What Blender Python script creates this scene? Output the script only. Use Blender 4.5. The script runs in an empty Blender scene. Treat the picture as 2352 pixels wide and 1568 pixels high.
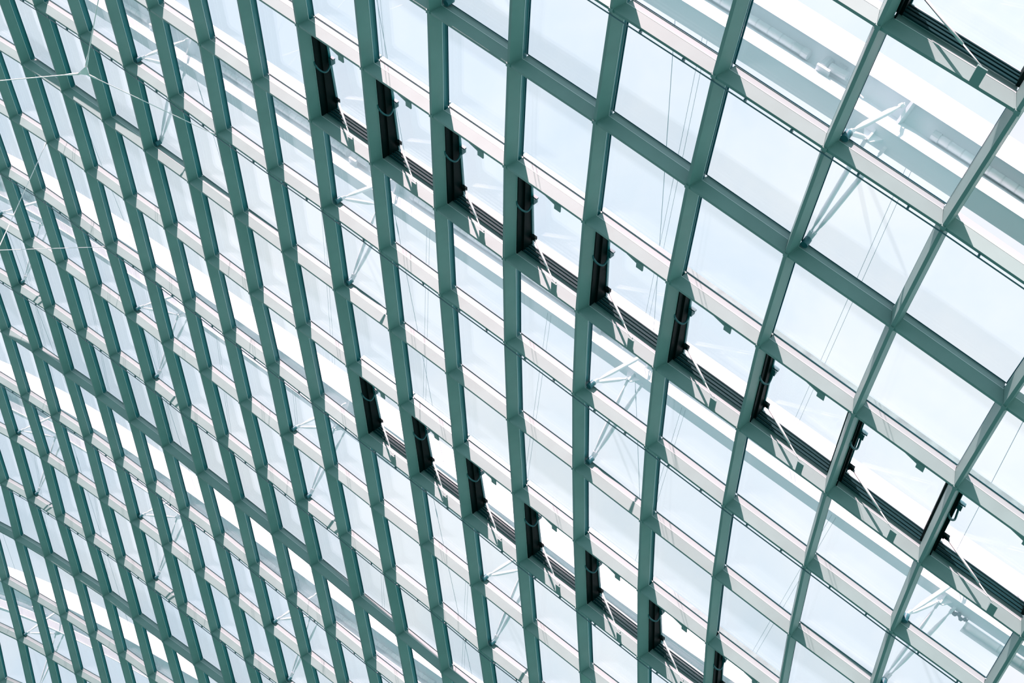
import bpy, math
import numpy as np
from mathutils import Vector, Matrix

# ------------------------------------------------------------ camera, sky, sun, exposure
F_PX = 4077.47                     # focal length in pixels of a 2352 px wide frame
UN = 1.5                          # metres per grid unit (one pane width)
PITCH = math.radians(40.0)        # the camera looks up at the glass roof
EYE = Vector((0.0, 0.0, 1.6))
SUN_TRAVEL = (0.095, 0.983, 0.155)   # x right, y down, z forward seen from the camera
SUN_COLOR = (1.0, 0.61, 0.64)
SUN_POWER = 12.2
SKY_POWER = 1.05
EXPOSURE = 0.0

scene = bpy.context.scene
col = scene.collection
ROT = Matrix.Rotation(math.pi / 2 + PITCH, 3, 'X')
RN = np.array(ROT)

cam_data = bpy.data.cameras.new('camera')
cam_data.sensor_width = 36.0
cam_data.lens = 36.0 * F_PX / 2352.0
cam_data.clip_end = 500
cam = bpy.data.objects.new('camera', cam_data)
cam.location = EYE
cam.rotation_euler = (math.pi / 2 + PITCH, 0, 0)
col.objects.link(cam)
scene.camera = cam
scene.view_settings.view_transform = 'Standard'
scene.view_settings.look = 'None'
scene.view_settings.exposure = EXPOSURE
scene.view_settings.gamma = 1.0
scene.view_settings.use_curve_mapping = False

world = bpy.data.worlds.new('sky')
scene.world = world
world.use_nodes = True
nt = world.node_tree
nt.nodes.clear()
w_out = nt.nodes.new('ShaderNodeOutputWorld')
w_bg = nt.nodes.new('ShaderNodeBackground')
w_tc = nt.nodes.new('ShaderNodeTexCoord')
w_n = nt.nodes.new('ShaderNodeTexNoise')
w_n.inputs['Scale'].default_value = 5.5
w_n.inputs['Detail'].default_value = 6
w_n.inputs['Roughness'].default_value = 0.55
w_n.inputs['Distortion'].default_value = 0.3
w_r = nt.nodes.new('ShaderNodeValToRGB')            # blue sky with soft bright clouds
w_r.color_ramp.elements[0].position = 0.38
w_r.color_ramp.elements[0].color = (0.725, 0.81, 0.93, 1)
w_r.color_ramp.elements[1].position = 0.62
w_r.color_ramp.elements[1].color = (0.935, 0.945, 0.985, 1)
w_sep = nt.nodes.new('ShaderNodeSeparateXYZ')
w_h = nt.nodes.new('ShaderNodeMapRange')            # planted ground below the horizon
w_h.inputs['From Min'].default_value = -0.03
w_h.inputs['From Max'].default_value = 0.05
w_mix = nt.nodes.new('ShaderNodeMixRGB')
w_side = nt.nodes.new('ShaderNodeMapRange')         # invented brightness split below the horizon, darker left and brighter right, to shade the bars
w_side.inputs['From Min'].default_value = -0.45
w_side.inputs['From Max'].default_value = 0.80
w_gr = nt.nodes.new('ShaderNodeMixRGB')
w_gr.inputs['Color1'].default_value = (0.026, 0.175, 0.17, 1)
w_gr.inputs['Color2'].default_value = (0.35, 0.62, 0.55, 1)
nt.links.new(w_side.outputs['Result'], w_gr.inputs['Fac'])
nt.links.new(w_gr.outputs['Color'], w_mix.inputs['Color1'])
nt.links.new(w_tc.outputs['Generated'], w_n.inputs['Vector'])
nt.links.new(w_n.outputs['Fac'], w_r.inputs['Fac'])
nt.links.new(w_tc.outputs['Generated'], w_sep.inputs['Vector'])
nt.links.new(w_sep.outputs['Z'], w_h.inputs['Value'])
nt.links.new(w_sep.outputs['X'], w_side.inputs['Value'])
nt.links.new(w_h.outputs['Result'], w_mix.inputs['Fac'])
nt.links.new(w_r.outputs['Color'], w_mix.inputs['Color2'])
nt.links.new(w_mix.outputs['Color'], w_bg.inputs['Color'])
w_bg.inputs['Strength'].default_value = SKY_POWER
nt.links.new(w_bg.outputs['Background'], w_out.inputs['Surface'])

def cam_dir(v):
    return Vector(RN @ np.array([v[0], -v[1], -v[2]]))

sun_data = bpy.data.lights.new('sun', 'SUN')
sun_data.energy = SUN_POWER
sun_data.color = SUN_COLOR
sun_data.angle = math.radians(0.53)
sun = bpy.data.objects.new('sun', sun_data)
sun.rotation_euler = cam_dir(SUN_TRAVEL).to_track_quat('-Z', 'Y').to_euler()
sun.location = (0, 0, 60)
col.objects.link(sun)

# ------------------------------------------------------------ materials
def material(name, color, rough=0.5, metal=0.0, spec=0.5, vary=0.0, scale=3.0):
    m = bpy.data.materials.new(name)
    m.use_nodes = True
    n = m.node_tree
    b = n.nodes['Principled BSDF']
    b.inputs['Base Color'].default_value = (*color, 1)
    b.inputs['Roughness'].default_value = rough
    b.inputs['Metallic'].default_value = metal
    b.inputs['Specular IOR Level'].default_value = spec
    if vary:
        tc = n.nodes.new('ShaderNodeTexCoord')
        no = n.nodes.new('ShaderNodeTexNoise')
        no.inputs['Scale'].default_value = scale
        no.inputs['Detail'].default_value = 4
        mr = n.nodes.new('ShaderNodeMapRange')
        mr.inputs['From Min'].default_value = 0.3
        mr.inputs['From Max'].default_value = 0.7
        mr.inputs['To Min'].default_value = 1 - vary
        mr.inputs['To Max'].default_value = 1 + vary
        mx = n.nodes.new('ShaderNodeVectorMath')
        mx.operation = 'SCALE'
        mx.inputs[0].default_value = color
        n.links.new(tc.outputs['Object'], no.inputs['Vector'])
        n.links.new(no.outputs['Fac'], mr.inputs['Value'])
        n.links.new(mr.outputs['Result'], mx.inputs['Scale'])
        n.links.new(mx.outputs['Vector'], b.inputs['Base Color'])
    return m

def glass_material(name, tint, rough=0.0, ior=1.45, haze=0.055):
    m = bpy.data.materials.new(name)
    m.use_nodes = True
    n = m.node_tree
    n.nodes.clear()
    o = n.nodes.new('ShaderNodeOutputMaterial')
    tr = n.nodes.new('ShaderNodeBsdfTransparent')
    tr.inputs['Color'].default_value = (*tint, 1)
    gl = n.nodes.new('ShaderNodeBsdfGlossy')
    gl.inputs['Roughness'].default_value = rough
    lw = n.nodes.new('ShaderNodeLayerWeight')           # Schlick reflectance, alike from both sides of the pane
    lw.inputs['Blend'].default_value = 0.5
    pw = n.nodes.new('ShaderNodeMath')
    pw.operation = 'POWER'
    pw.inputs[1].default_value = 5.0
    fr = n.nodes.new('ShaderNodeMapRange')
    fr.inputs['To Min'].default_value = ((ior - 1) / (ior + 1)) ** 2
    fr.inputs['To Max'].default_value = 1.0
    n.links.new(lw.outputs['Facing'], pw.inputs[0])
    n.links.new(pw.outputs['Value'], fr.inputs['Value'])
    mx = n.nodes.new('ShaderNodeMixShader')
    n.links.new(fr.outputs['Result'], mx.inputs['Fac'])
    n.links.new(tr.outputs['BSDF'], mx.inputs[1])
    n.links.new(gl.outputs['BSDF'], mx.inputs[2])
    tl = n.nodes.new('ShaderNodeBsdfTranslucent')       # haze put into the glass to lighten the arches behind it
    tl.inputs['Color'].default_value = (0.55, 0.90, 0.98, 1)
    m2 = n.nodes.new('ShaderNodeMixShader')
    m2.inputs['Fac'].default_value = haze
    n.links.new(mx.outputs['Shader'], m2.inputs[1])
    n.links.new(tl.outputs['BSDF'], m2.inputs[2])
    n.links.new(m2.outputs['Shader'], o.inputs['Surface'])
    return m

M = dict(
    paint=material('grey_green_steel_paint', (0.208, 0.35, 0.335), 0.5, spec=0.35, vary=0.06, scale=2.0),
    strip=material('shade_tinted_glazing_strip', (0.008, 0.20, 0.225), 0.4),  # shade of the mullion recess is put into this darker colour
    tstrip=material('sunlit_glazing_strip', (0.31, 0.42, 0.42), 0.5, spec=0.3),  # lit counterpart for the transoms, sunlight kept in the paler colour
    bead=material('pale_glazing_bead', (0.62, 0.72, 0.72), 0.3),
    gasket=material('blue_green_glass_edge', (0.008, 0.13, 0.17), 0.4),
    black=material('black_anodised_frame', (0.0005, 0.011, 0.011), 0.6, spec=0.05),
    rail=material('vent_aluminium', (0.42, 0.54, 0.55), 0.4),
    rib=material('dark_teal_vent_rib', (0.002, 0.04, 0.045), 0.5, spec=0.1),
    hardware=material('dark_teal_hardware', (0.015, 0.13, 0.15), 0.45),
    white=material('white_arch_paint', (0.84, 0.94, 0.97), 0.45, vary=0.03, scale=0.8),
    socket=material('teal_socket_paint', (0.03, 0.17, 0.20), 0.45),
    fabric=material('rolled_shade_fabric', (0.74, 0.84, 0.86), 0.8, vary=0.05, scale=6.0),
    strutm=material('white_strut_paint', (0.84, 0.91, 0.94), 0.4),
    rod=material('pale_steel_rod', (0.82, 0.86, 0.86), 0.4),
    wire=material('fine_steel_wire', (0.16, 0.33, 0.38), 0.5),
    pipe=material('thin_mist_pipe', (0.10, 0.20, 0.24), 0.3),
    motor=material('grey_motor_casing', (0.62, 0.72, 0.74), 0.5),
    glass=glass_material('clear_roof_glass', (0.985, 0.993, 0.995)),
    rim=material('greenish_vent_head_rail', (0.12, 0.215, 0.20), 0.35, vary=0.3, scale=5.0),
)

# ------------------------------------------------------------ the roof surface (grid units, camera axes)
ARCH=dict(h0=0.85329,rho=-0.24470,dk=-0.11426,dc=-0.01159,w1=0.06538,t1=-0.06793,h3=0.91785,h4=1.07517,h5=1.19768,tau=-0.99950,tk=-0.24103,t2=0.04904,tc=0.01034,g0=0.13548,gk=0.04720)
SURF_K=[(-3.45849,-0.63889,23.50583),(0.47046,7.67271,8.33910),(0.55572,1.01669,-0.90173),(0.07776,0.46125,-0.25337),(-0.73671,-0.30584,-0.09735),(0.58925,-0.44442,0.33932),(5.44191,3.73061,-4.22753),(0.10479,-0.58878,0.06700),(0.40620,0.80836,-0.48951),(-1.55958,-0.43322,0.00618),(1.34044,-1.19259,0.69486),(0.10189,0.16215,0.42477),(0.15067,0.52012,-0.34186),(-1.08856,-0.14591,-0.08385),(1.11432,-1.49709,0.89161),(0.14501,0.14911,0.01636),(-0.49344,0.01642,-0.33890),(0.59374,-1.11672,0.99884),(-0.10554,0.05839,-0.13073),(0.19079,-0.50569,0.50224),(0.03697,-0.11012,0.09853)]
NODES={
 -3:{3:(2.591,-2.783,10.597),4:(3.455,-2.142,10.302)},
 -2:{1:(0.836,-3.322,12.597),2:(1.637,-2.719,12.218),3:(2.445,-2.101,11.868),4:(3.284,-1.489,11.545)},
 -1:{-2:(-1.510,-4.315,15.185),-1:(-0.745,-3.745,14.712),0:(0.011,-3.172,14.266),1:(0.772,-2.587,13.847),2:(1.528,-2.010,13.454),3:(2.303,-1.418,13.085),4:(3.094,-0.817,12.738),5:(3.895,-0.192,12.411)},
 0:{-5:(-3.720,-5.151,17.956),-4:(-2.962,-4.607,17.419),-3:(-2.219,-4.061,16.900),-2:(-1.487,-3.515,16.402),-1:(-0.753,-2.959,15.928),0:(-0.033,-2.411,15.478),1:(0.699,-1.859,15.051),2:(1.445,-1.280,14.646),3:(2.198,-0.697,14.260),4:(2.971,-0.107,13.893),5:(3.752,0.500,13.540),6:(4.548,1.113,13.203)},
 1:{-8:(-5.877,-5.838,20.788),-7:(-5.095,-5.321,20.232),-6:(-4.346,-4.799,19.675),-5:(-3.622,-4.277,19.126),-4:(-2.908,-3.754,18.591),-3:(-2.192,-3.224,18.075),-2:(-1.489,-2.703,17.579),-1:(-0.781,-2.175,17.105),0:(-0.069,-1.643,16.651),1:(0.653,-1.095,16.217),2:(1.387,-0.527,15.801),3:(2.131,0.041,15.401),4:(2.887,0.616,15.015),5:(3.654,1.205,14.643),6:(4.448,1.815,14.285)},
 2:{-10:(-7.259,-5.878,23.019),-9:(-6.470,-5.404,22.480),-8:(-5.713,-4.911,21.924),-7:(-4.981,-4.406,21.363),-6:(-4.260,-3.892,20.806),-5:(-3.570,-3.391,20.261),-4:(-2.884,-2.886,19.730),-3:(-2.188,-2.388,19.218),-2:(-1.490,-1.876,18.724),-1:(-0.793,-1.362,18.249),0:(-0.084,-0.828,17.791),1:(0.630,-0.297,17.350),2:(1.354,0.257,16.923),3:(2.100,0.814,16.510),4:(2.845,1.380,16.110),5:(3.606,1.963,15.724),6:(4.408,2.560,15.353),7:(5.192,3.135,15.002)},
 3:{-11:(-7.851,-5.374,24.675),-10:(-7.079,-4.921,24.141),-9:(-6.339,-4.449,23.587),-8:(-5.614,-3.965,23.025),-7:(-4.911,-3.473,22.463),-6:(-4.233,-2.997,21.909),-5:(-3.560,-2.500,21.368),-4:(-2.866,-2.005,20.842),-3:(-2.178,-1.524,20.332),-2:(-1.476,-1.016,19.839),-1:(-0.784,-0.508,19.362),0:(-0.075,0.006,18.900),1:(0.637,0.538,18.451),2:(1.360,1.070,18.016),3:(2.093,1.626,17.593),4:(2.833,2.176,17.183),5:(3.585,2.740,16.789),6:(4.368,3.309,16.415)},
 4:{-12:(-8.460,-4.810,26.305),-11:(-7.697,-4.387,25.778),-10:(-6.965,-3.939,25.226),-9:(-6.253,-3.467,24.663),-8:(-5.555,-2.993,24.098),-7:(-4.876,-2.534,23.538),-6:(-4.189,-2.062,22.987),-5:(-3.516,-1.585,22.450),-4:(-2.837,-1.107,21.927),-3:(-2.147,-0.624,21.418),-2:(-1.444,-0.133,20.925),-1:(-0.752,0.363,20.445),0:(-0.049,0.878,19.977),1:(0.673,1.399,19.522),2:(1.385,1.929,19.079),3:(2.114,2.467,18.650),4:(2.851,3.015,18.237),5:(3.602,3.552,17.845),6:(4.367,4.079,17.479)},
 5:{-13:(-9.081,-4.179,27.912),-12:(-8.319,-3.785,27.392),-11:(-7.590,-3.369,26.844),-10:(-6.882,-2.941,26.281),-9:(-6.180,-2.468,25.712),-8:(-5.495,-2.013,25.147),-7:(-4.813,-1.567,24.588),-6:(-4.148,-1.107,24.041),-5:(-3.473,-0.640,23.506),-4:(-2.787,-0.174,22.984),-3:(-2.089,0.313,22.475),-2:(-1.396,0.788,21.979),-1:(-0.705,1.286,21.495),0:(0.009,1.794,21.023),1:(0.720,2.305,20.563),2:(1.432,2.819,20.117),3:(2.159,3.343,19.687),4:(2.893,3.866,19.279),5:(3.637,4.373,18.899)},
 6:{-14:(-9.724,-3.505,29.501),-13:(-8.946,-3.127,28.987),-12:(-8.205,-2.719,28.441),-11:(-7.506,-2.329,27.878),-10:(-6.803,-1.889,27.307),-9:(-6.122,-1.435,26.737),-8:(-5.430,-1.014,26.171),-7:(-4.744,-0.561,25.614),-6:(-4.075,-0.112,25.068),-5:(-3.388,0.342,24.534),-4:(-2.713,0.801,24.011),-3:(-2.027,1.278,23.501),-2:(-1.321,1.758,23.001),-1:(-0.629,2.241,22.513),0:(0.071,2.748,22.038),1:(0.788,3.248,21.576),2:(1.502,3.759,21.132),3:(2.221,4.246,20.710),4:(2.950,4.726,20.317)},
 7:{-14:(-9.590,-2.426,30.562),-13:(-8.835,-2.050,30.019),-12:(-8.103,-1.656,29.456),-11:(-7.410,-1.259,28.882),-10:(-6.720,-0.839,28.307),-9:(-6.033,-0.414,27.734),-8:(-5.356,0.026,27.168),-7:(-4.678,0.452,26.612),-6:(-3.999,0.901,26.065),-5:(-3.321,1.352,25.530),-4:(-2.629,1.808,25.006),-3:(-1.943,2.275,24.492),-2:(-1.236,2.747,23.990),-1:(-0.542,3.227,23.500),0:(0.154,3.706,23.024),1:(0.868,4.200,22.566),2:(1.578,4.682,22.131),3:(2.295,5.141,21.727)},
 8:{-15:(-10.242,-1.661,32.115),-14:(-9.475,-1.316,31.575),-13:(-8.734,-0.937,31.012),-12:(-8.013,-0.553,30.436),-11:(-7.322,-0.160,29.855),-10:(-6.634,0.246,29.276),-9:(-5.936,0.663,28.702),-8:(-5.258,1.096,28.135),-7:(-4.579,1.516,27.578),-6:(-3.897,1.955,27.031),-5:(-3.220,2.403,26.493),-4:(-2.528,2.849,25.967),-3:(-1.840,3.308,25.451),-2:(-1.144,3.764,24.947),-1:(-0.450,4.250,24.458),0:(0.250,4.703,23.988),1:(0.955,5.156,23.541)},
 9:{-16:(-10.900,-0.815,33.643),-15:(-10.118,-0.510,33.106),-14:(-9.363,-0.179,32.543),-13:(-8.632,0.191,31.965),-12:(-7.920,0.584,31.380),-11:(-7.215,0.962,30.795),-10:(-6.516,1.365,30.213),-9:(-5.838,1.763,29.637),-8:(-5.160,2.178,29.070),-7:(-4.469,2.603,28.511),-6:(-3.786,3.033,27.962),-5:(-3.106,3.461,27.423),-4:(-2.414,3.918,26.894),-3:(-1.717,4.366,26.378),-2:(-1.030,4.815,25.877),-1:(-0.341,5.255,25.395),0:(0.356,5.682,24.939)},
 10:{-16:(-10.768,0.374,34.605),-15:(-9.999,0.684,34.043),-14:(-9.256,1.032,33.464),-13:(-8.536,1.379,32.876),-12:(-7.796,1.750,32.286),-11:(-7.100,2.130,31.698),-10:(-6.405,2.519,31.115),-9:(-5.723,2.915,30.539),-8:(-5.030,3.311,29.970),-7:(-4.356,3.731,29.411),-6:(-3.667,4.155,28.861),-5:(-2.981,4.577,28.321),-4:(-2.297,5.008,27.794),-3:(-1.604,5.427,27.282),-2:(-0.910,5.841,26.790),-1:(-0.215,6.239,26.324)},
 11:{-17:(-11.411,1.343,36.063),-16:(-10.630,1.611,35.505),-15:(-9.882,1.897,34.927),-14:(-9.122,2.247,34.339),-13:(-8.421,2.584,33.747),-12:(-7.705,2.945,33.154),-11:(-6.996,3.310,32.566),-10:(-6.298,3.684,31.983),-9:(-5.607,4.078,31.407),-8:(-4.910,4.466,30.839),-7:(-4.226,4.879,30.280),-6:(-3.532,5.285,29.732),-5:(-2.849,5.682,29.196),-4:(-2.161,6.078,28.675),-3:(-1.467,6.461,28.175)},
 12:{-18:(-12.097,2.357,37.471),-17:(-11.277,2.605,36.919),-16:(-10.472,2.906,36.346),-15:(-9.765,3.174,35.761),-14:(-9.032,3.493,35.169),-13:(-8.298,3.832,34.576),-12:(-7.575,4.183,33.985),-11:(-6.878,4.544,33.399),-10:(-6.179,4.908,32.819),-9:(-5.466,5.287,32.246),-8:(-4.773,5.661,31.681),-7:(-4.083,6.024,31.127),-6:(-3.389,6.395,30.585),-5:(-2.694,6.757,30.059)},
 13:{-18:(-11.971,3.643,38.273),-17:(-11.164,3.884,37.709),-16:(-10.402,4.140,37.131),-15:(-9.624,4.441,36.545),-14:(-8.880,4.763,35.956),-13:(-8.147,5.078,35.368),-12:(-7.432,5.432,34.783),-11:(-6.735,5.776,34.203),-10:(-6.029,6.117,33.630),-9:(-5.325,6.462,33.065),-8:(-4.619,6.806,32.509),-7:(-3.917,7.139,31.965)},
 14:{-19:(-12.678,4.793,39.550),-18:(-11.844,4.977,39.003),-17:(-11.053,5.193,38.439),-16:(-10.260,5.480,37.865),-15:(-9.493,5.761,37.287),-14:(-8.744,6.065,36.708),-13:(-8.013,6.368,36.131),-12:(-7.292,6.705,35.558),-11:(-6.580,6.997,34.990),-10:(-5.868,7.302,34.429),-9:(-5.151,7.605,33.878),-8:(-4.430,7.899,33.339)},
 15:{-19:(-12.566,6.164,40.211),-18:(-11.724,6.347,39.670),-17:(-10.904,6.572,39.117),-16:(-10.115,6.840,38.558),-15:(-9.352,7.109,37.996),-14:(-8.611,7.353,37.435),-13:(-7.871,7.624,36.877),-12:(-7.134,7.908,36.323),-11:(-6.401,8.176,35.776)},
 16:{-18:(-11.630,7.722,40.286),-17:(-10.808,7.924,39.756),-16:(-10.010,8.151,39.223),-15:(-9.229,8.384,38.689),-14:(-8.462,8.608,38.156),-13:(-7.704,8.825,37.626)},
 17:{-17:(-10.719,9.242,40.377),-16:(-9.898,9.422,39.882)},
}

SURF_K = np.array(SURF_K)
DEPTH = 0.1180                      # depth of the tapered bars
TAPER_U, TAPER_V = 0.037, 0.015   # how far each side spreads towards the glass

def surf(c, r):
    u = (c + 5) / 8.0
    v = (r - 5) / 8.0
    b, bu, bv = [], [], []
    for i in range(6):
        for j in range(6 - i):
            b.append(u ** i * v ** j)
            bu.append((i * u ** (i - 1) if i else 0.0) * v ** j / 8)
            bv.append(u ** i * (j * v ** (j - 1) if j else 0.0) / 8)
    X = np.array(b) @ SURF_K
    U = np.array(bu) @ SURF_K
    V = np.array(bv) @ SURF_K
    n = np.cross(U, V)
    n /= np.linalg.norm(n)
    lean = -0.30 * min(1.0, max(0.0, (c - 2.0) / 1.9))     # the bars lean over towards the roof's low edge
    D = DEPTH * (n + lean * unit(U) + (0.012 * u - 0.081 * v) * unit(V))
    return X, U, V, n, D

def unit(a):
    return a / np.linalg.norm(a)

def W(p):                                   # grid units to world metres
    p = np.asarray(p, float)
    q = RN @ np.array([p[0], -p[1], -p[2]]) * UN
    return Vector(q) + EYE

def pix(p):                                 # where a point falls in the frame (for the labels' counting)
    return (1176 + F_PX * p[0] / p[2], 784 + F_PX * p[1] / p[2])

def inframe(p, m=0):
    x, y = pix(p)
    return -m <= x <= 2352 + m and -m <= y <= 1568 + m

P = {}
DV = {}
for r_, row in NODES.items():
    for c_, p_ in row.items():
        P[(c_, r_)] = np.array(p_)
        DV[(c_, r_)] = surf(c_, r_)[4]

# ------------------------------------------------------------ mesh helpers
class MB:
    def __init__(self):
        self.v, self.f, self.m = [], [], []

    def add(self, verts, faces, mi=0):
        o = len(self.v)
        self.v += [np.asarray(p, float) for p in verts]
        self.f += [tuple(o + i for i in f) for f in faces]
        self.m += [mi] * len(faces)
        return self

    def sweep(self, rings, mi=0, closed=True, cap=True):
        k = len(rings[0])
        vs = [p for rg in rings for p in rg]
        fs = []
        for a in range(len(rings) - 1):
            for i in range(k if closed else k - 1):
                j = (i + 1) % k
                fs.append((a * k + i, a * k + j, (a + 1) * k + j, (a + 1) * k + i))
        if cap and closed:
            fs.append(tuple(range(k - 1, -1, -1)))
            fs.append(tuple((len(rings) - 1) * k + i for i in range(k)))
        return self.add(vs, fs, mi)

    def hexa(self, a, b, mi=0):             # two quads facing each other
        return self.sweep([a, b], mi)

    def box(self, o, ax, ay, az, mi=0):     # centre and three half axes
        o, ax, ay, az = map(np.asarray, (o, ax, ay, az))
        return self.hexa([o - ax - ay - az, o + ax - ay - az, o + ax + ay - az, o - ax + ay - az],
                         [o - ax - ay + az, o + ax - ay + az, o + ax + ay + az, o - ax + ay + az], mi)

    def tube(self, pts, rad, seg=8, mi=0):
        pts = [np.asarray(p, float) for p in pts]
        if np.isscalar(rad):
            rad = [rad] * len(pts)
        rings = []
        x = None
        for i, p in enumerate(pts):
            t = unit(pts[min(i + 1, len(pts) - 1)] - pts[max(i - 1, 0)])
            if x is None:
                x = np.cross(t, [0.3, 0.5, 0.8])
            x = unit(x - t * (x @ t))
            y = np.cross(t, x)
            rings.append([p + rad[i] * (math.cos(2 * math.pi * a / seg) * x + math.sin(2 * math.pi * a / seg) * y)
                          for a in range(seg)])
        return self.sweep(rings, mi)

    def build(self, name, mats, parent=None, base=None, smooth=False):
        if not isinstance(mats, (list, tuple)):
            mats = [mats]
        if base is None:
            base = parent['_b'] if parent is not None else W(np.mean(self.v, axis=0))
        base = Vector(base)
        me = bpy.data.meshes.new(name)
        me.from_pydata([W(p) - base for p in self.v], [], self.f)
        for m in mats:
            me.materials.append(M[m])
        for i, mi in enumerate(self.m):
            me.polygons[i].material_index = mi
        if smooth:
            for pl in me.polygons:
                pl.use_smooth = True
        import bmesh
        bm = bmesh.new()
        bm.from_mesh(me)
        bmesh.ops.recalc_face_normals(bm, faces=bm.faces)
        bm.to_mesh(me)
        bm.free()
        o = bpy.data.objects.new(name, me)
        col.objects.link(o)
        if parent is not None:
            o.parent = parent
        else:
            o.location = base
        o['_b'] = tuple(base)
        return o

def empty(name, p):
    o = bpy.data.objects.new(name, None)
    o.empty_display_size = 0.1
    col.objects.link(o)
    b = W(p)
    o.location = b
    o['_b'] = tuple(b)
    return o

def tag(o, label, cat, group=None):
    o['label'] = label
    o['category'] = cat
    o['kind'] = 'thing'
    if group:
        o['group'] = group
    return o

ORD = ('zeroth first second third fourth fifth sixth seventh eighth ninth tenth eleventh twelfth thirteenth fourteenth '
       'fifteenth sixteenth seventeenth eighteenth nineteenth twentieth twenty-first twenty-second twenty-third '
       'twenty-fourth twenty-fifth twenty-sixth').split()

BW = 0.030                                  # bar width
ROWS = sorted({r for (_, r) in P})
COLS = sorted({c for (c, _) in P})
rows_of = {c: sorted(r for (a, r) in P if a == c) for c in COLS}
cols_of = {r: sorted(a for (a, b) in P if b == r) for r in ROWS}

def is_vent(c, r):
    return r in (-3, 1, 5) and c >= -3

SUPPORTS = [(3, 0), (-1, 0), (5, 1), (1, 1), (-3, 1), (-7, 1), (-1, 2), (-5, 2), (-9, 2), (-13, 2),
            (-7, 3), (-11, 3), (-15, 3), (-17, 4)]

# ------------------------------------------------------------ steep mullions
def axes(c, r):
    X, U, V, n, D = surf(c, r)
    return unit(U), unit(V), unit(D)

shown = [c for c in COLS if any(inframe(P[(c, r)], 60) for r in rows_of[c]) and len(rows_of[c]) > 1]
for i, c in enumerate(shown):
    rr = rows_of[c]
    root = empty('mullion', P[(c, rr[-1])])
    tag(root, 'steep grey-green steel mullion, %s one counting from the lower left corner' % ORD[i + 1], 'mullion',
        'steep mullions of the glass roof')
    bar, strip = MB(), MB()
    ra, rb, rs = [], [], []
    for r in rr:
        p, d = P[(c, r)], DV[(c, r)]
        q0 = P[(c, max(r - 1, rr[0]))]
        q1 = P[(c, min(r + 1, rr[-1]))]
        t = unit(q1 - q0)
        u = axes(c, r)[0]
        u = unit(u - t * (u @ t))
        h = u * BW / 2
        hr = u * (BW / 2 + TAPER_U)
        ra.append([p - h, p + h, p + d + hr, p + d - hr])
        h2 = hr + u * 0.002
        rb.append([p + d - h2, p + d + h2, p + d * 1.045 + h2, p + d * 1.045 - h2])
        h3 = hr - u * 0.024
        rs.append([p + d * 1.045 - h3, p + d * 1.045 + h3, p + d * 1.74 + h3, p + d * 1.74 - h3])
    bar.sweep(ra, 0)
    bar.sweep(rb, 1)
    b = bar.build('bar', ['paint', 'bead'], root)
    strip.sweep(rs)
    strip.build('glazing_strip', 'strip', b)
    for r in rr:
        u, v, n = axes(c, r)
        MB().box(P[(c, r)] + n * 0.012, u * 0.0205, v * 0.0205, n * 0.022).build('node_block', 'paint', root)
    for (sc, k) in SUPPORTS:
        if sc != c:
            continue
        for r in (4 * k - 1, 4 * k):
            if (c, r) in P:
                u, v, n = axes(c, r)
                o = P[(c, r)] + DV[(c, r)] * 1.45 + u * 0.085 - v * 0.06
                MB().tube([o - n * 0.03, o + n * 0.05], 0.032, 28).build('strut_socket', ['socket'], root)

# ------------------------------------------------------------ sloping transoms
def row_words(r):
    extra = {1: ' above the upper vents', 2: ' below the upper vents',
             5: ' above the lower vents', 6: ' below the lower vents',
             0: ' in shade across the top middle', 9: ' in shade of an arch', 13: ' in shade near lower left'}
    return extra.get(r, '')

rshown = [r for r in ROWS if any(inframe(P[(c, r)], 60) for c in cols_of[r]) and len(cols_of[r]) > 1]
for i, r in enumerate(rshown):
    cc = cols_of[r]
    root = empty('transom', P[(cc[0], r)])
    tag(root, 'sloping steel transom, %s from the upper right corner%s' % (ORD[i + 1], row_words(r)), 'transom',
        'sloping transoms of the glass roof')
    for c in cc[:-1]:
        if c + 1 not in cc:
            continue
        p0, p1 = P[(c, r)], P[(c + 1, r)]
        d0, d1 = DV[(c, r)], DV[(c + 1, r)]
        t = unit(p1 - p0)
        v0, v1 = axes(c, r)[1], axes(c + 1, r)[1]
        v0 = unit(v0 - t * (v0 @ t))
        v1 = unit(v1 - t * (v1 @ t))
        def ring(p, d, v, f0, f1, sg, along=0.0, over=0.0):
            # four corners of the tapered section where it meets the mullion (sg: +1 at the start, -1 at the end)
            out = []
            for f in (f0, f1):
                h = v * (BW / 2 + TAPER_V * min(f, 1.0) + over)
                o = p + d * f + t * sg * (BW / 2 + TAPER_U * min(f, 1.0) + along)
                out.append((o - h, o + h))
            return [out[0][0], out[0][1], out[1][1], out[1][0]]
        b = MB()
        b.hexa(ring(p0, d0, v0, 0, 1, 1), ring(p1, d1, v1, 0, 1, -1), 0)
        b.hexa(ring(p0, d0, v0, 1, 1.045, 1, 0, 0.002), ring(p1, d1, v1, 1, 1.045, -1, 0, 0.002), 1)
        for (p, d, v, sg) in ((p0, d0, v0, 1), (p1, d1, v1, -1)):      # welded end plates
            b.hexa(ring(p, d, v, 0.02, 0.99, sg, 0, 0.004), ring(p, d, v, 0.02, 0.99, sg, 0.012, 0.004), 0)
        beam = b.build('beam_segment', ['paint', 'bead'], root)
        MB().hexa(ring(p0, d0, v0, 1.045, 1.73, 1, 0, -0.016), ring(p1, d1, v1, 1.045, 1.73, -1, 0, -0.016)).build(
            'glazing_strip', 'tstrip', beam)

# ------------------------------------------------------------ panes and vents
def cell(c, r):
    ks = ((c, r), (c + 1, r), (c, r + 1), (c + 1, r + 1))
    if not all(k in P for k in ks):
        return None
    A = [P[k] for k in ks]
    B = [unit(DV[k]) for k in ks]

    def hp(s, t, h):
        w = ((1 - s) * (1 - t), s * (1 - t), (1 - s) * t, s * t)
        return sum(a * k for a, k in zip(A, w)) + h * unit(sum(a * k for a, k in zip(B, w)))
    return hp

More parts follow.
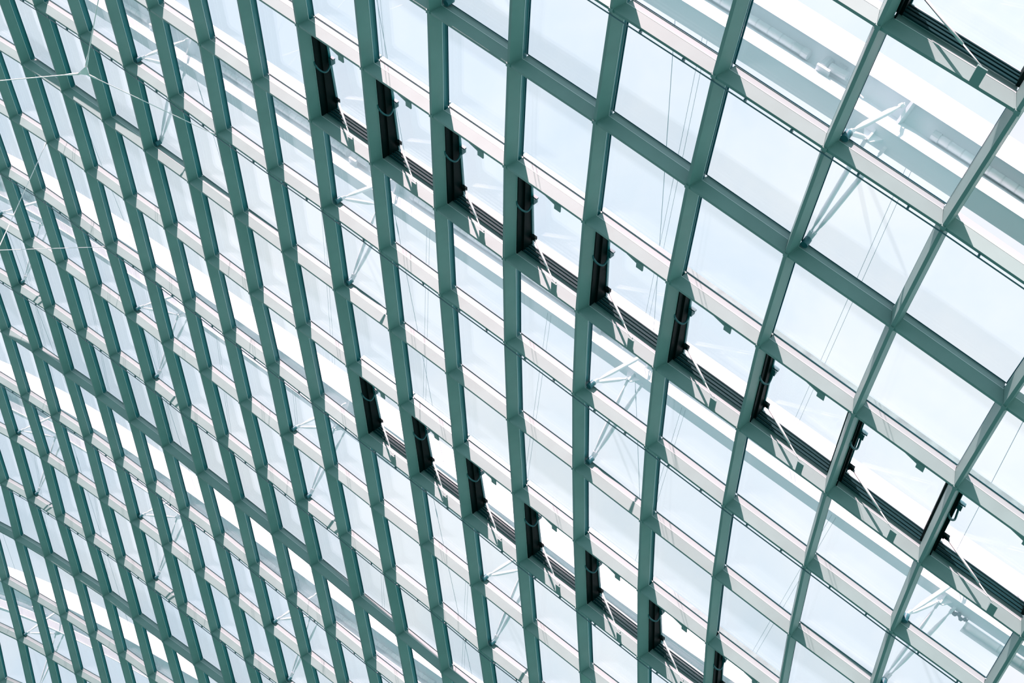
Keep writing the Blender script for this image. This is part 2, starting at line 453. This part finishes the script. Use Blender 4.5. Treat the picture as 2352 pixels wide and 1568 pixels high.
def visible_cell(hp, m=0):
    q = [pix(hp(s, t, 0.2)) for s in (0, 1) for t in (0, 1)]
    xs, ys = [a for a, _ in q], [b for _, b in q]
    if min(xs) > 2352 + m or max(xs) < -m or min(ys) > 1568 + m or max(ys) < -m:
        return False
    if m == 0:                                # really inside, not only the bounding box
        return any(inframe(hp(s / 8, t / 8, 0.2)) for s in range(9) for t in range(9))
    return True

def pane_row_words(r):
    if r < -2:
        return 'beside the corner vent'
    if r == -2:
        return 'in the row just below the corner vent'
    if r <= 0:
        return 'in the %s row above the upper vents' % ORD[1 - r]
    if r == 1:
        return 'beyond the end of the upper vents'
    if r <= 4:
        return 'in the %s row below the upper vents' % ORD[r - 1]
    if r == 5:
        return 'beyond the end of the lower vents'
    return 'in the %s row below the lower vents' % ORD[r - 5]

HZ = DEPTH * 1.68 + 0.004

def slab(mb, hp, s0, s1, t0, t1, h0, h1, mi=0):
    """a block in the cell; h0, h1 are numbers or (at t0, at t1) pairs"""
    a0, b0 = h0 if isinstance(h0, tuple) else (h0, h0)
    a1, b1 = h1 if isinstance(h1, tuple) else (h1, h1)
    return mb.hexa([hp(s0, t0, a0), hp(s1, t0, a0), hp(s1, t1, b0), hp(s0, t1, b0)],
                   [hp(s0, t0, a1), hp(s1, t0, a1), hp(s1, t1, b1), hp(s0, t1, b1)], mi)

def pane(c, r, hp, label):
    m = MB()
    slab(m, hp, 0.031, 0.969, 0.012, 0.988, HZ, HZ + 0.016)
    o = m.build('glass_pane', 'glass')
    tag(o, label, 'glass pane', 'fixed panes ' + pane_row_words(r))
    g = MB()
    e, f = 0.047, 0.0205
    for (a, b, cc, d) in ((0.031, e, 0.012, 0.988), (1 - e, 0.969, 0.012, 0.988), (e, 1 - e, 0.012, f), (e, 1 - e, 1 - f, 0.988)):
        slab(g, hp, a, b, cc, d, HZ - 0.003, HZ)
    g.build('gasket', 'gasket', o)

def curve(p, n=5):                          # smooth path through the points
    q = [p[0]] + list(p) + [p[-1]]
    out = []
    for i in range(1, len(q) - 2):
        for j in range(n):
            t = j / n
            a, b, c_, d = q[i - 1], q[i], q[i + 1], q[i + 2]
            out.append(0.5 * (2 * b + (c_ - a) * t + (2 * a - 5 * b + 4 * c_ - d) * t * t + (3 * b - a - 3 * c_ + d) * t ** 3))
    return out + [p[-1]]

def vent(c, r, hp, label):
    root = empty('vent_window', hp(0.0, 1.0, HZ))
    tag(root, label, 'vent window', 'opening vents')
    H0, H1 = 0.278, 0.345
    # black left jamb standing out beyond the glass
    m = MB()
    slab(m, hp, 0.03, 0.088, 0.012, 0.988, DEPTH * 1.68, (H0 - 0.025, H1 - 0.025))
    slab(m, hp, 0.056, 0.066, 0.022, 0.978, DEPTH * 1.05, DEPTH * 1.69)
    lj = m.build('left_jamb', 'black', root)
    m = MB()
    slab(m, hp, 0.03, 0.100, 0.012, 0.988, (H0 - 0.025, H1 - 0.025), (H0, H1))
    m.build('sash_edge', 'strip', lj)
    m = MB()
    slab(m, hp, 0.93, 0.97, 0.012, 0.988, DEPTH * 1.68, (H0, H1))
    m.build('right_jamb', 'black', root)
    # sill rail of dark ribs on bright metal
    m = MB()
    slab(m, hp, 0.088, 0.93, 0.972, 0.992, DEPTH * 1.68, H1 - 0.02)
    sl = m.build('sill_rail', 'rail', root)
    for (a, b, t) in ((0.185, 0.205, 0.962), (0.219, 0.241, 0.960), (0.258, 0.274, 0.961), (0.291, 0.302, 0.963)):
        m = MB()
        slab(m, hp, 0.088, 0.93, t, 0.974, a, b)
        m.build('rib', 'rib', sl)
    m = MB()
    slab(m, hp, 0.012, 0.988, 0.006, 0.03, DEPTH * 1.68, 0.277)
    m.build('head_rail', 'rim', root)
    m = MB()
    slab(m, hp, 0.02, 0.98, 0.006, 0.994, (H0, H1), (H0 + 0.014, H1 + 0.014))
    m.build('vent_glass', 'glass', root)
    # looped conduit and its bracket on the left jamb
    m = MB()
    pts = [hp(0.045, 0.40, 0.12), hp(0.065, 0.455, 0.13), hp(0.095, 0.50, 0.16), hp(0.12, 0.52, 0.20), hp(0.12, 0.505, 0.25), hp(0.115, 0.46, 0.285)]
    m.tube(curve(pts), 0.0105, 8)
    m.build('conduit_loop', 'hardware', root, smooth=True)
    m = MB()
    slab(m, hp, 0.098, 0.14, 0.42, 0.48, 0.27, 0.325)
    slab(m, hp, 0.098, 0.16, 0.412, 0.424, 0.285, 0.315)
    m.build('conduit_bracket', 'hardware', root)
    # stay from the sash corner to a tab on the transom below
    k0 = hp(0.13, 0.872, 0.305)
    m = MB()
    slab(m, hp, 0.098, 0.155, 0.85, 0.885, 0.285, 0.32)
    slab(m, hp, 0.098, 0.115, 0.885, 0.905, 0.29, 0.32)
    m.build('stay_knuckle', 'black', root)
    k1 = hp(0.69, 0.872, 0.006)
    m = MB()
    km = k0 + (k1 - k0) * 0.68
    m.tube([k0, km], 0.0115, 8)
    m.tube([km, k1], 0.0055, 8)
    m.build('gas_stay', 'rod', root, smooth=True)
    m = MB()
    slab(m, hp, 0.655, 0.722, 0.866, 0.99, -0.004, 0.008)
    slab(m, hp, 0.655, 0.667, 0.90, 0.985, 0.008, 0.06)
    m.build('stay_tab', 'paint', root)
    m = MB()
    slab(m, hp, 0.64, 0.715, 0.01, 0.072, -0.004, 0.008)
    m.build('latch_tab', 'paint', root)
    m = MB()
    m.hexa([hp(0.52, 0.012, 0.0), hp(0.655, 0.04, 0.0), hp(0.655, 0.015, 0.0), hp(0.58, 0.01, 0.0)],
           [hp(0.52, 0.012, 0.01), hp(0.655, 0.04, 0.01), hp(0.655, 0.015, 0.01), hp(0.58, 0.01, 0.01)])
    m.build('latch_arm', 'paint', root)

vent_row = {-3: 'top right corner', 1: 'upper', 5: 'lower'}
for r in ROWS:
    vis_p, vis_v = [], []
    for c in cols_of[r]:
        hp = cell(c, r)
        if hp is None:
            continue
        (vis_v if is_vent(c, r) else vis_p).append((c, hp))
    n = 0
    for c, hp in vis_p:
        if not visible_cell(hp, 150):
            continue
        if visible_cell(hp):
            n += 1
            lab = 'clear pane %s, %s from the left' % (pane_row_words(r), ORD[n])
            pane(c, r, hp, lab)
        elif visible_cell(hp, 40):
            pane(c, r, hp, 'glass pane at the photo edge ' + pane_row_words(r))
    n = 0
    for c, hp in vis_v:
        if not visible_cell(hp):
            continue
        n += 1
        if r == -3:
            lab = 'open roof vent in the top right corner with dark jamb and stay rod, ' + ('leftmost', 'second from left', 'third from left')[n - 1]
        else:
            lab = 'open roof vent with black jamb and stay, %s from the left in the %s row' % (ORD[n], vent_row[r])
        vent(c, r, hp, lab)

# ------------------------------------------------------------ white outer arches
A = ARCH
RAISE = {0: (-0.15, -0.128), 1: (-0.008, -0.010), 2: (0.0, 0.0), 3: (0.0, 0.0), 4: (0.0, 0.0)}   # height and row shift of each arch

def arch_pt(c, k, e, dv=0.0, dn=0.0):
    """corner e of the arch section: 1 lower back edge, 2 lower lip, 3 top of the lower flange, 4 foot of the upper flange, 5 top"""
    kk = k - 1.5
    tau = A['tau'] + A['tk'] * kk + A['tc'] * (c + 5)
    if e == 1:
        h, rho = A['h0'] + A['t1'] + A['t2'] * kk, A['rho'] + A['w1']
    else:
        h = {2: A['h0'], 3: A['h3'], 4: A['h4'], 5: A['h5']}[e]
        rho = A['rho'] + tau * (h - A['h0'])
    r = 4 * k - 0.5 + rho + A['dk'] * kk + A['dc'] * (c + 5)
    up, dr = RAISE[k]
    if k == 1 and c < -1.0:                 # this arch comes closer to the glass towards the crown
        sag = max(c + 1.0, -8.0) * 0.022
        up, dr = up + sag, dr + sag * 1.2
    X, U, V, n, D = surf(c, r + dr)
    bn, bv = {1: (0.10, 0.11), 3: (0.013, 0.015), 5: (0.13, 0.148)}.get(e, (0.0, 0.0))   # slope of the outer faces
    dn, dv = dn + bn, dv + bv
    return X + n * (h + up + dn) + unit(V) * dv

ARCH_SPAN = {0: (-4.0, 6.4), 1: (-10.5, 6.2), 2: (-15.2, 3.2), 3: (-18.2, -2.5), 4: (-20.2, -12.0)}
ARCH_WORDS = {0: 'topmost white steel arch outside the glass, crossing the upper right corner',
              1: 'white steel arch outside the glass, passing behind the upper vents',
              2: 'white steel arch outside the glass, passing behind the lower vents',
              3: 'white steel arch outside the glass, crossing the lower left',
              4: 'lowest white steel arch outside the glass, in the bottom left corner'}
ARCH_SHORT = {0: 'topmost arch', 1: 'upper vent arch', 2: 'lower vent arch',
              3: 'lower left arch', 4: 'lowest arch'}
WEB = 0.145

def inset(c, k, e, w=None):                 # a corner pushed into the depth of the channel
    w = WEB if w is None else w
    return arch_pt(c, k, e, 0.57 * w, 0.82 * w)

for k, (ca, cb) in ARCH_SPAN.items():
    root = empty('arch', arch_pt((ca + cb) / 2, k, 2))
    tag(root, ARCH_WORDS[k], 'arch', 'white outer arches')
    lower, web, upper = [], [], []
    n = int((cb - ca) / 0.4) + 1
    for i in range(n + 1):
        c = ca + (cb - ca) * i / n
        p1, p2, p3, p4, p5 = (arch_pt(c, k, e) for e in (1, 2, 3, 4, 5))
        lower.append([p2, p3, inset(c, k, 3), inset(c, k, 2, WEB + 0.03), p1])
        web.append([inset(c, k, 3), inset(c, k, 4), inset(c, k, 4, WEB + 0.03), inset(c, k, 3, WEB + 0.03)])
        upper.append([p4, p5, inset(c, k, 5, WEB - 0.02), inset(c, k, 4, WEB + 0.03), inset(c, k, 4)])
    MB().sweep(lower).build('lower_flange', 'white', root)
    MB().sweep(web).build('web', 'white', root)
    MB().sweep(upper).build('upper_flange', 'white', root)
    lips = MB()
    rg = []
    for i in range(n + 1):
        c = ca + (cb - ca) * i / n
        p = arch_pt(c, k, 2)
        nn, vv = surf(c, 4 * k - 0.5)[3], unit(surf(c, 4 * k - 0.5)[2])
        rg.append([p - nn * 0.006 - vv * 0.012, p + nn * 0.012 - vv * 0.012, p + nn * 0.012 + vv * 0.004, p - nn * 0.006 + vv * 0.004])
    lips.sweep(rg)
    lips.build('lip', 'white', root)

    # supports: closing plate in the channel and a gusset below
    sup = [c for (c, kk) in SUPPORTS if kk == k]
    for c in sup:
        ce = c + A['g0'] + A['gk'] * (k - 1.5)
        cx = ce + 0.10
        q = [arch_pt(cx, k, 3), arch_pt(cx, k, 4), inset(cx, k, 4), inset(cx, k, 3)]
        u = axes(cx, 4 * k)[0]
        MB().hexa([p - u * 0.012 for p in q], [p + u * 0.012 for p in q]).build('end_plate', 'white', root)
        g = (arch_pt(ce, k, 1) + arch_pt(ce, k, 2)) / 2
        nn, vv = surf(ce, 4 * k)[3], unit(surf(ce, 4 * k)[2])
        MB().hexa([g - u * 0.09 - vv * 0.008, g + u * 0.09 - vv * 0.008, g + u * 0.03 - vv * 0.008 - nn * 0.09, g - u * 0.03 - vv * 0.008 - nn * 0.09],
                  [g - u * 0.09 + vv * 0.008, g + u * 0.09 + vv * 0.008, g + u * 0.03 + vv * 0.008 - nn * 0.09, g - u * 0.03 + vv * 0.008 - nn * 0.09]).build('gusset', 'white', root)
        MB().hexa([g - vv * 0.06 - u * 0.008, g + vv * 0.06 - u * 0.008, g + vv * 0.02 - u * 0.008 - nn * 0.09, g - vv * 0.02 - u * 0.008 - nn * 0.09],
                  [g - vv * 0.06 + u * 0.008, g + vv * 0.06 + u * 0.008, g + vv * 0.02 + u * 0.008 - nn * 0.09, g - vv * 0.02 + u * 0.008 - nn * 0.09]).build('gusset', 'white', root)

    # rolled sun shades lying in the channel, each with its motor
    sup_all = sorted({s for c in sup for s in (c - 4, c, c + 4)})
    nb = 0
    for s in sup_all:
        c0, c1 = s + 0.45, s + 3.25
        if c0 < ca + 0.2 or c1 > cb:
            c0, c1 = max(c0, ca + 0.2), min(c1, cb)
            if c1 - c0 < 0.6:
                continue

        def axis(c):
            return inset(c, k, 3, 0.09) * 0.72 + inset(c, k, 4, 0.09) * 0.28
        if not any(inframe(axis(c0 + (c1 - c0) * j / 6), 20) for j in range(7)):
            continue
        nb += 1
        m = MB()
        nst = 14
        m.tube([axis(c0 + (c1 - c0) * j / nst) for j in range(nst + 1)], 0.036, 14)
        ro = m.build('shade_roller', 'fabric', smooth=True)
        tag(ro, 'rolled white sun shade in the %s, %s from the left' % (ARCH_SHORT[k], ORD[nb]), 'sun shade', 'rolled sun shades')
        m = MB()
        for j in range(1, 24):
            cj = c0 + (c1 - c0) * j / 24
            m.tube([axis(cj - 0.006), axis(cj + 0.006)], 0.0372, 14)
        m.build('lacing', 'motor', ro)
        m = MB()
        for cj in (c0, c1):
            m.tube([axis(cj - 0.03), axis(cj + 0.03)], 0.042, 14)
        m.build('end_cap', 'motor', ro)
        if s + 3.7 < cb:
            u, v, nn = axes(c1 + 0.2, 4 * k)
            b = axis(c1 + 0.2)
            mo = empty('shade_motor', b)
            tag(mo, 'small white shade motor in the %s, %s from the left' % (ARCH_SHORT[k], ORD[nb]), 'motor', 'shade motors')
            MB().tube([b - u * 0.02 - nn * 0.04, b - u * 0.02 + nn * 0.07], 0.045, 12).build('gearbox', 'motor', mo)
            MB().tube([b + u * 0.03 - v * 0.02, b + u * 0.19 - v * 0.03], 0.036, 12).build('motor_body', 'motor', mo)
            MB().box(b + u * 0.10 + nn * 0.06, u * 0.035, v * 0.03, nn * 0.03).build('terminal_box', 'motor', mo)
            MB().box(b - nn * 0.07, u * 0.06, v * 0.05, nn * 0.012).build('foot_plate', 'motor', mo)
            MB().tube([b + u * 0.19, b + u * 0.27 - nn * 0.04, b + u * 0.40 - nn * 0.075], 0.006, 6).build('lead', 'motor', mo)

# ------------------------------------------------------------ tapered struts from grid to arches
def strut(a, b, rad, label, end=None):
    a, b = np.asarray(a), np.asarray(b)
    t = unit(b - a)
    L = np.linalg.norm(b - a)
    prof = ((0.05, 0.35), (0.13, 0.42), (0.15, 0.62), (0.27, 1.0), (0.72, 1.0), (0.85, 0.62), (0.87, 0.42), (0.95, 0.35))
    o = MB().tube([a + t * L * f for f, _ in prof], [rad * g for _, g in prof], 14).build('strut', 'strutm', smooth=True)
    tag(o, label, 'strut', 'white tapered struts')
    x = unit(np.cross(t, [0.2, 0.9, 0.3]))
    y = np.cross(t, x)
    for p, q in ((a, a + t * L * 0.08), (b, b - t * L * 0.08)):
        m = MB()
        for sg in (-1, 1):
            m.box((p + q) / 2 + x * sg * rad * 0.45, t * L * 0.04, y * rad * 0.6, x * rad * 0.16)
        m.tube([(p * 0.8 + q * 0.2) - x * rad * 0.8, (p * 0.8 + q * 0.2) + x * rad * 0.8], rad * 0.28, 8)
        m.build('end_fork', 'strutm', o)
    return o

for k in range(5):
    sup = sorted(c for (c, kk) in SUPPORTS if kk == k)
    for i, c in enumerate(sup):
        ce = c + A['g0'] + A['gk'] * (k - 1.5)
        who = '%s support from the left of the %s' % (ORD[i + 1], ARCH_SHORT[k])
        if len(sup) == 1:
            who = 'support of the ' + ARCH_SHORT[k]

        def socket(r):
            u, v, n = axes(c, r)
            d = surf(c, r)[4]
            p = P.get((c, r))
            if p is None:
                p = surf(c, r)[0]
            return p + d * 1.45 + u * 0.085 - v * 0.06 + n * 0.05
        g = (arch_pt(ce, k, 1) + arch_pt(ce, k, 2)) / 2 - surf(ce, 4 * k)[3] * 0.07
        u = axes(c, 4 * k)[0]
        f0, f1 = socket(4 * k - 1), socket(4 * k)
        g2 = (arch_pt(ce + 0.13, k, 1) * 0.65 + arch_pt(ce + 0.13, k, 2) * 0.35) - surf(ce, 4 * k)[3] * 0.004
        top = arch_pt(ce + 0.06, k, 3) * 0.25 + arch_pt(ce + 0.06, k, 4) * 0.75
        strut(f0, top, 0.024, 'upper strut at the ' + who)
        strut(f0, g - u * 0.02, 0.022, 'gusset strut at the ' + who)
        strut(f1 - u * 0.012, g - u * 0.015, 0.022, 'first lower strut at the ' + who)
        strut(f1 + u * 0.012, g2, 0.022, 'second lower strut at the ' + who)

# a second roller in a clear casing hangs under the arch beyond its lowest support, with a tangle of leads
def low_axis(c):
    return arch_pt(c, 1, 1, -0.02, -0.085)
ro = MB().tube([low_axis(5.42 + 0.08 * j) for j in range(10)], 0.038, 14).build('shade_roller', 'fabric', smooth=True)
tag(ro, 'white roller tube hanging below the upper vent arch near the lower right corner', 'sun shade', 'rolled sun shades')
m = MB()
for cj in (5.42, 5.80, 6.06, 6.10, 6.14):
    m.tube([low_axis(cj - 0.008), low_axis(cj + 0.008)], 0.042, 14)
m.build('lacing', 'motor', ro)
rg = []
for j in range(10):
    c = 5.40 + 0.085 * j
    nn, vv = surf(c, 4)[3], unit(surf(c, 4)[2])
    p = low_axis(c)
    rg.append([p - nn * 0.05 + vv * 0.06, p - nn * 0.05 + vv * 0.065, p + nn * 0.085 + vv * 0.065, p + nn * 0.085 + vv * 0.06])
MB().sweep(rg).build('casing', 'white', ro)
m = MB()
prof = [(5.22, 0.02, 0.0, 0.012), (5.26, -0.01, 0.02, 0.022), (5.30, 0.015, 0.0, 0.018), (5.34, -0.015, 0.01, 0.028), (5.38, 0.0, 0.0, 0.03), (5.41, 0.0, 0.0, 0.02)]
m.tube(curve([low_axis(c) + surf(c, 4)[3] * (0.05 + a) + unit(surf(c, 4)[2]) * b for c, a, b, _ in prof]), [0.010 + 0.014 * abs(math.sin(j * 0.7)) for j in range(26)], 9)
m.build('cable_bundle', 'hardware', ro)

# ------------------------------------------------------------ wires outside the glass
def wire(a, b, rad, name, label, group, mat='wire', turn=False):
    o = MB().tube([a, a * 0.5 + b * 0.5, b], rad, 5).build(name, mat)
    tag(o, label, 'wire', group)
    if turn:
        L = b - a
        MB().tube([a + L * 0.05, a + L * 0.062, a + L * 0.085, a + L * 0.097], [rad, rad * 2.2, rad * 2.2, rad], 6).build('turnbuckle', mat, o)
    return o

for k in range(4):
    n = 0
    for j in range(12):
        c0 = (3.39, 3.75, 3.9, 3.9)[k] - 1.96 * j
        sl = (0.13, 0.30, 0.32, 0.32)[k]
        a = arch_pt(c0, k, 2, 0.05, 0.0)
        c1 = c0 - sl * 3.4
        b = arch_pt(c1, k + 1, 4, 0.0, 0.02)
        lo, hi = ARCH_SPAN[k]
        lo1, hi1 = ARCH_SPAN[k + 1]
        if not (lo < c0 < hi and lo1 < c1 < hi1) or not any(inframe(a + (b - a) * f / 8) for f in range(9)):
            continue
        n += 1
        for q, w in enumerate(('left', 'right')):
            u = axes(c0, 4 * k)[0]
            wire(a + u * (0.05 * q), b + u * (0.05 * q), 0.0020, 'guide_wire',
                 '%s wire of the %s thin pair below the %s' % (w, ORD[n], ARCH_SHORT[k]), 'paired shade wires')
    n = 0
    for j in range(-5, 3):
        c0 = 1.13 + 3.84 * j
        a, b = arch_pt(c0, k, 2, 0.05), arch_pt(c0, k + 1, 4, 0.0, 0.05)
        lo, hi = ARCH_SPAN[k]
        lo1, hi1 = ARCH_SPAN[k + 1]
        if not (lo < c0 < hi and lo1 < c0 < hi1) or not any(inframe(a + (b - a) * f / 8) for f in range(9)):
            continue
        n += 1
        wire(a, b, 0.0030, 'tie_cable', 'single tie cable with turnbuckle below the %s, %s from the left' % (ARCH_SHORT[k], ORD[n]),
             'single tie cables', turn=True)

# ------------------------------------------------------------ thin pipes clipped under some transoms
PIPE_ROWS = {-1: 'second transom from the upper right corner', 3: 'first transom below the upper vents', 6: 'sill transom of the lower vents',
             8: 'second transom below the lower vents', 10: 'fourth transom below the lower vents', 12: 'sixth transom below the lower vents'}
for r, words in PIPE_ROWS.items():
    cc = cols_of[r]
    pts, clips = [], []
    for c in cc:
        u, v, n = axes(c, r)
        pts.append(P[(c, r)] + v * 0.040 - n * 0.012)
    o = MB().tube(pts, 0.0065, 6).build('mist_pipe', 'pipe', smooth=True)
    tag(o, 'thin pipe clipped along the underside of the ' + words, 'pipe', 'thin pipes under the transoms')
    for c in cc[:-1]:
        for f in (0.3, 0.72):
            u, v, n = axes(c, r)
            p = P[(c, r)] * (1 - f) + P[(c + 1, r)] * f + v * 0.028 - n * 0.004
            MB().box(p, u * 0.009, v * 0.018, n * 0.012).build('clip', 'pipe', o)

# ------------------------------------------------------------ tie rods inside, upper left
def cam_pt(x, y, z):                        # metres-free point on the inside of the roof, given as tangents times distance
    return np.array([x * z, y * z, z])

hub = np.array([-4.62, -2.90, 19.2])
n53 = P[(-5, 3)] - axes(-5, 3)[2] * 0.02
top_end = np.array([-4.10, -4.55, 18.4])
left_end = np.array([-6.05, -2.62, 18.3])
root = empty('tie_plate', hub)
tag(root, 'triangular steel tie plate where three rods meet, upper left inside the glass', 'tie plate')
fw = unit(-hub)
dirs = [unit(q - hub) for q in (top_end, left_end, n53)]
tri = [hub + d * 0.085 for d in dirs]
MB().hexa([p + fw * 0.012 for p in tri] + [hub + dirs[2] * 0.085], [p - fw * 0.012 for p in tri] + [hub + dirs[2] * 0.085]).build('plate', 'rod', root)
for d in dirs:
    p = hub + d * 0.062
    MB().tube([p - fw * 0.024, p + fw * 0.024], 0.012, 10).build('pin', 'rod', root)
def tie_rod(a, b, rad, label):
    d = unit(b - a)
    o = MB().tube([a, a + d * 0.10, a + d * 0.16, b - d * 0.12, b - d * 0.05, b], [rad * 2.4, rad * 2.2, rad, rad, rad * 2.0, rad * 2.0], 8).build('tie_rod', 'rod', smooth=True)
    return tag(o, label, 'tie rod', 'tie rods inside the glass')
tie_rod(hub + dirs[0] * 0.07, hub + dirs[0] * 3.0, 0.0058, 'pale tie rod rising from the triangular plate to the top edge')
tie_rod(hub + dirs[1] * 0.07, hub + dirs[1] * 3.0, 0.0055, 'pale tie rod from the triangular plate to the left edge')
tie_rod(hub + dirs[2] * 0.07, n53, 0.0050, 'tie rod from the triangular plate to a roof node on its right')
a = P[(-10, 5)] - axes(-10, 5)[2] * 0.02
b = np.array([-6.55, -1.02, 22.4])
tie_rod(a, a + (b - a) * 1.3, 0.0050, 'tie rod slanting down left from a roof node below the triangular plate')
a = P[(-9, 6)] - axes(-9, 6)[2] * 0.02
b = np.array([-6.60, -1.16, 22.6])
tie_rod(a, a + (b - a) * 1.25, 0.0046, 'nearly level tie rod running from a roof node to the left edge')
a, b = np.array([-3.02, -2.62, 11.5]), np.array([-4.05, -1.68, 11.5])
tie_rod(a, b, 0.0105, 'thick tie rod cutting across the upper left corner')

for o in bpy.data.objects:
    if '_b' in o:
        del o['_b']
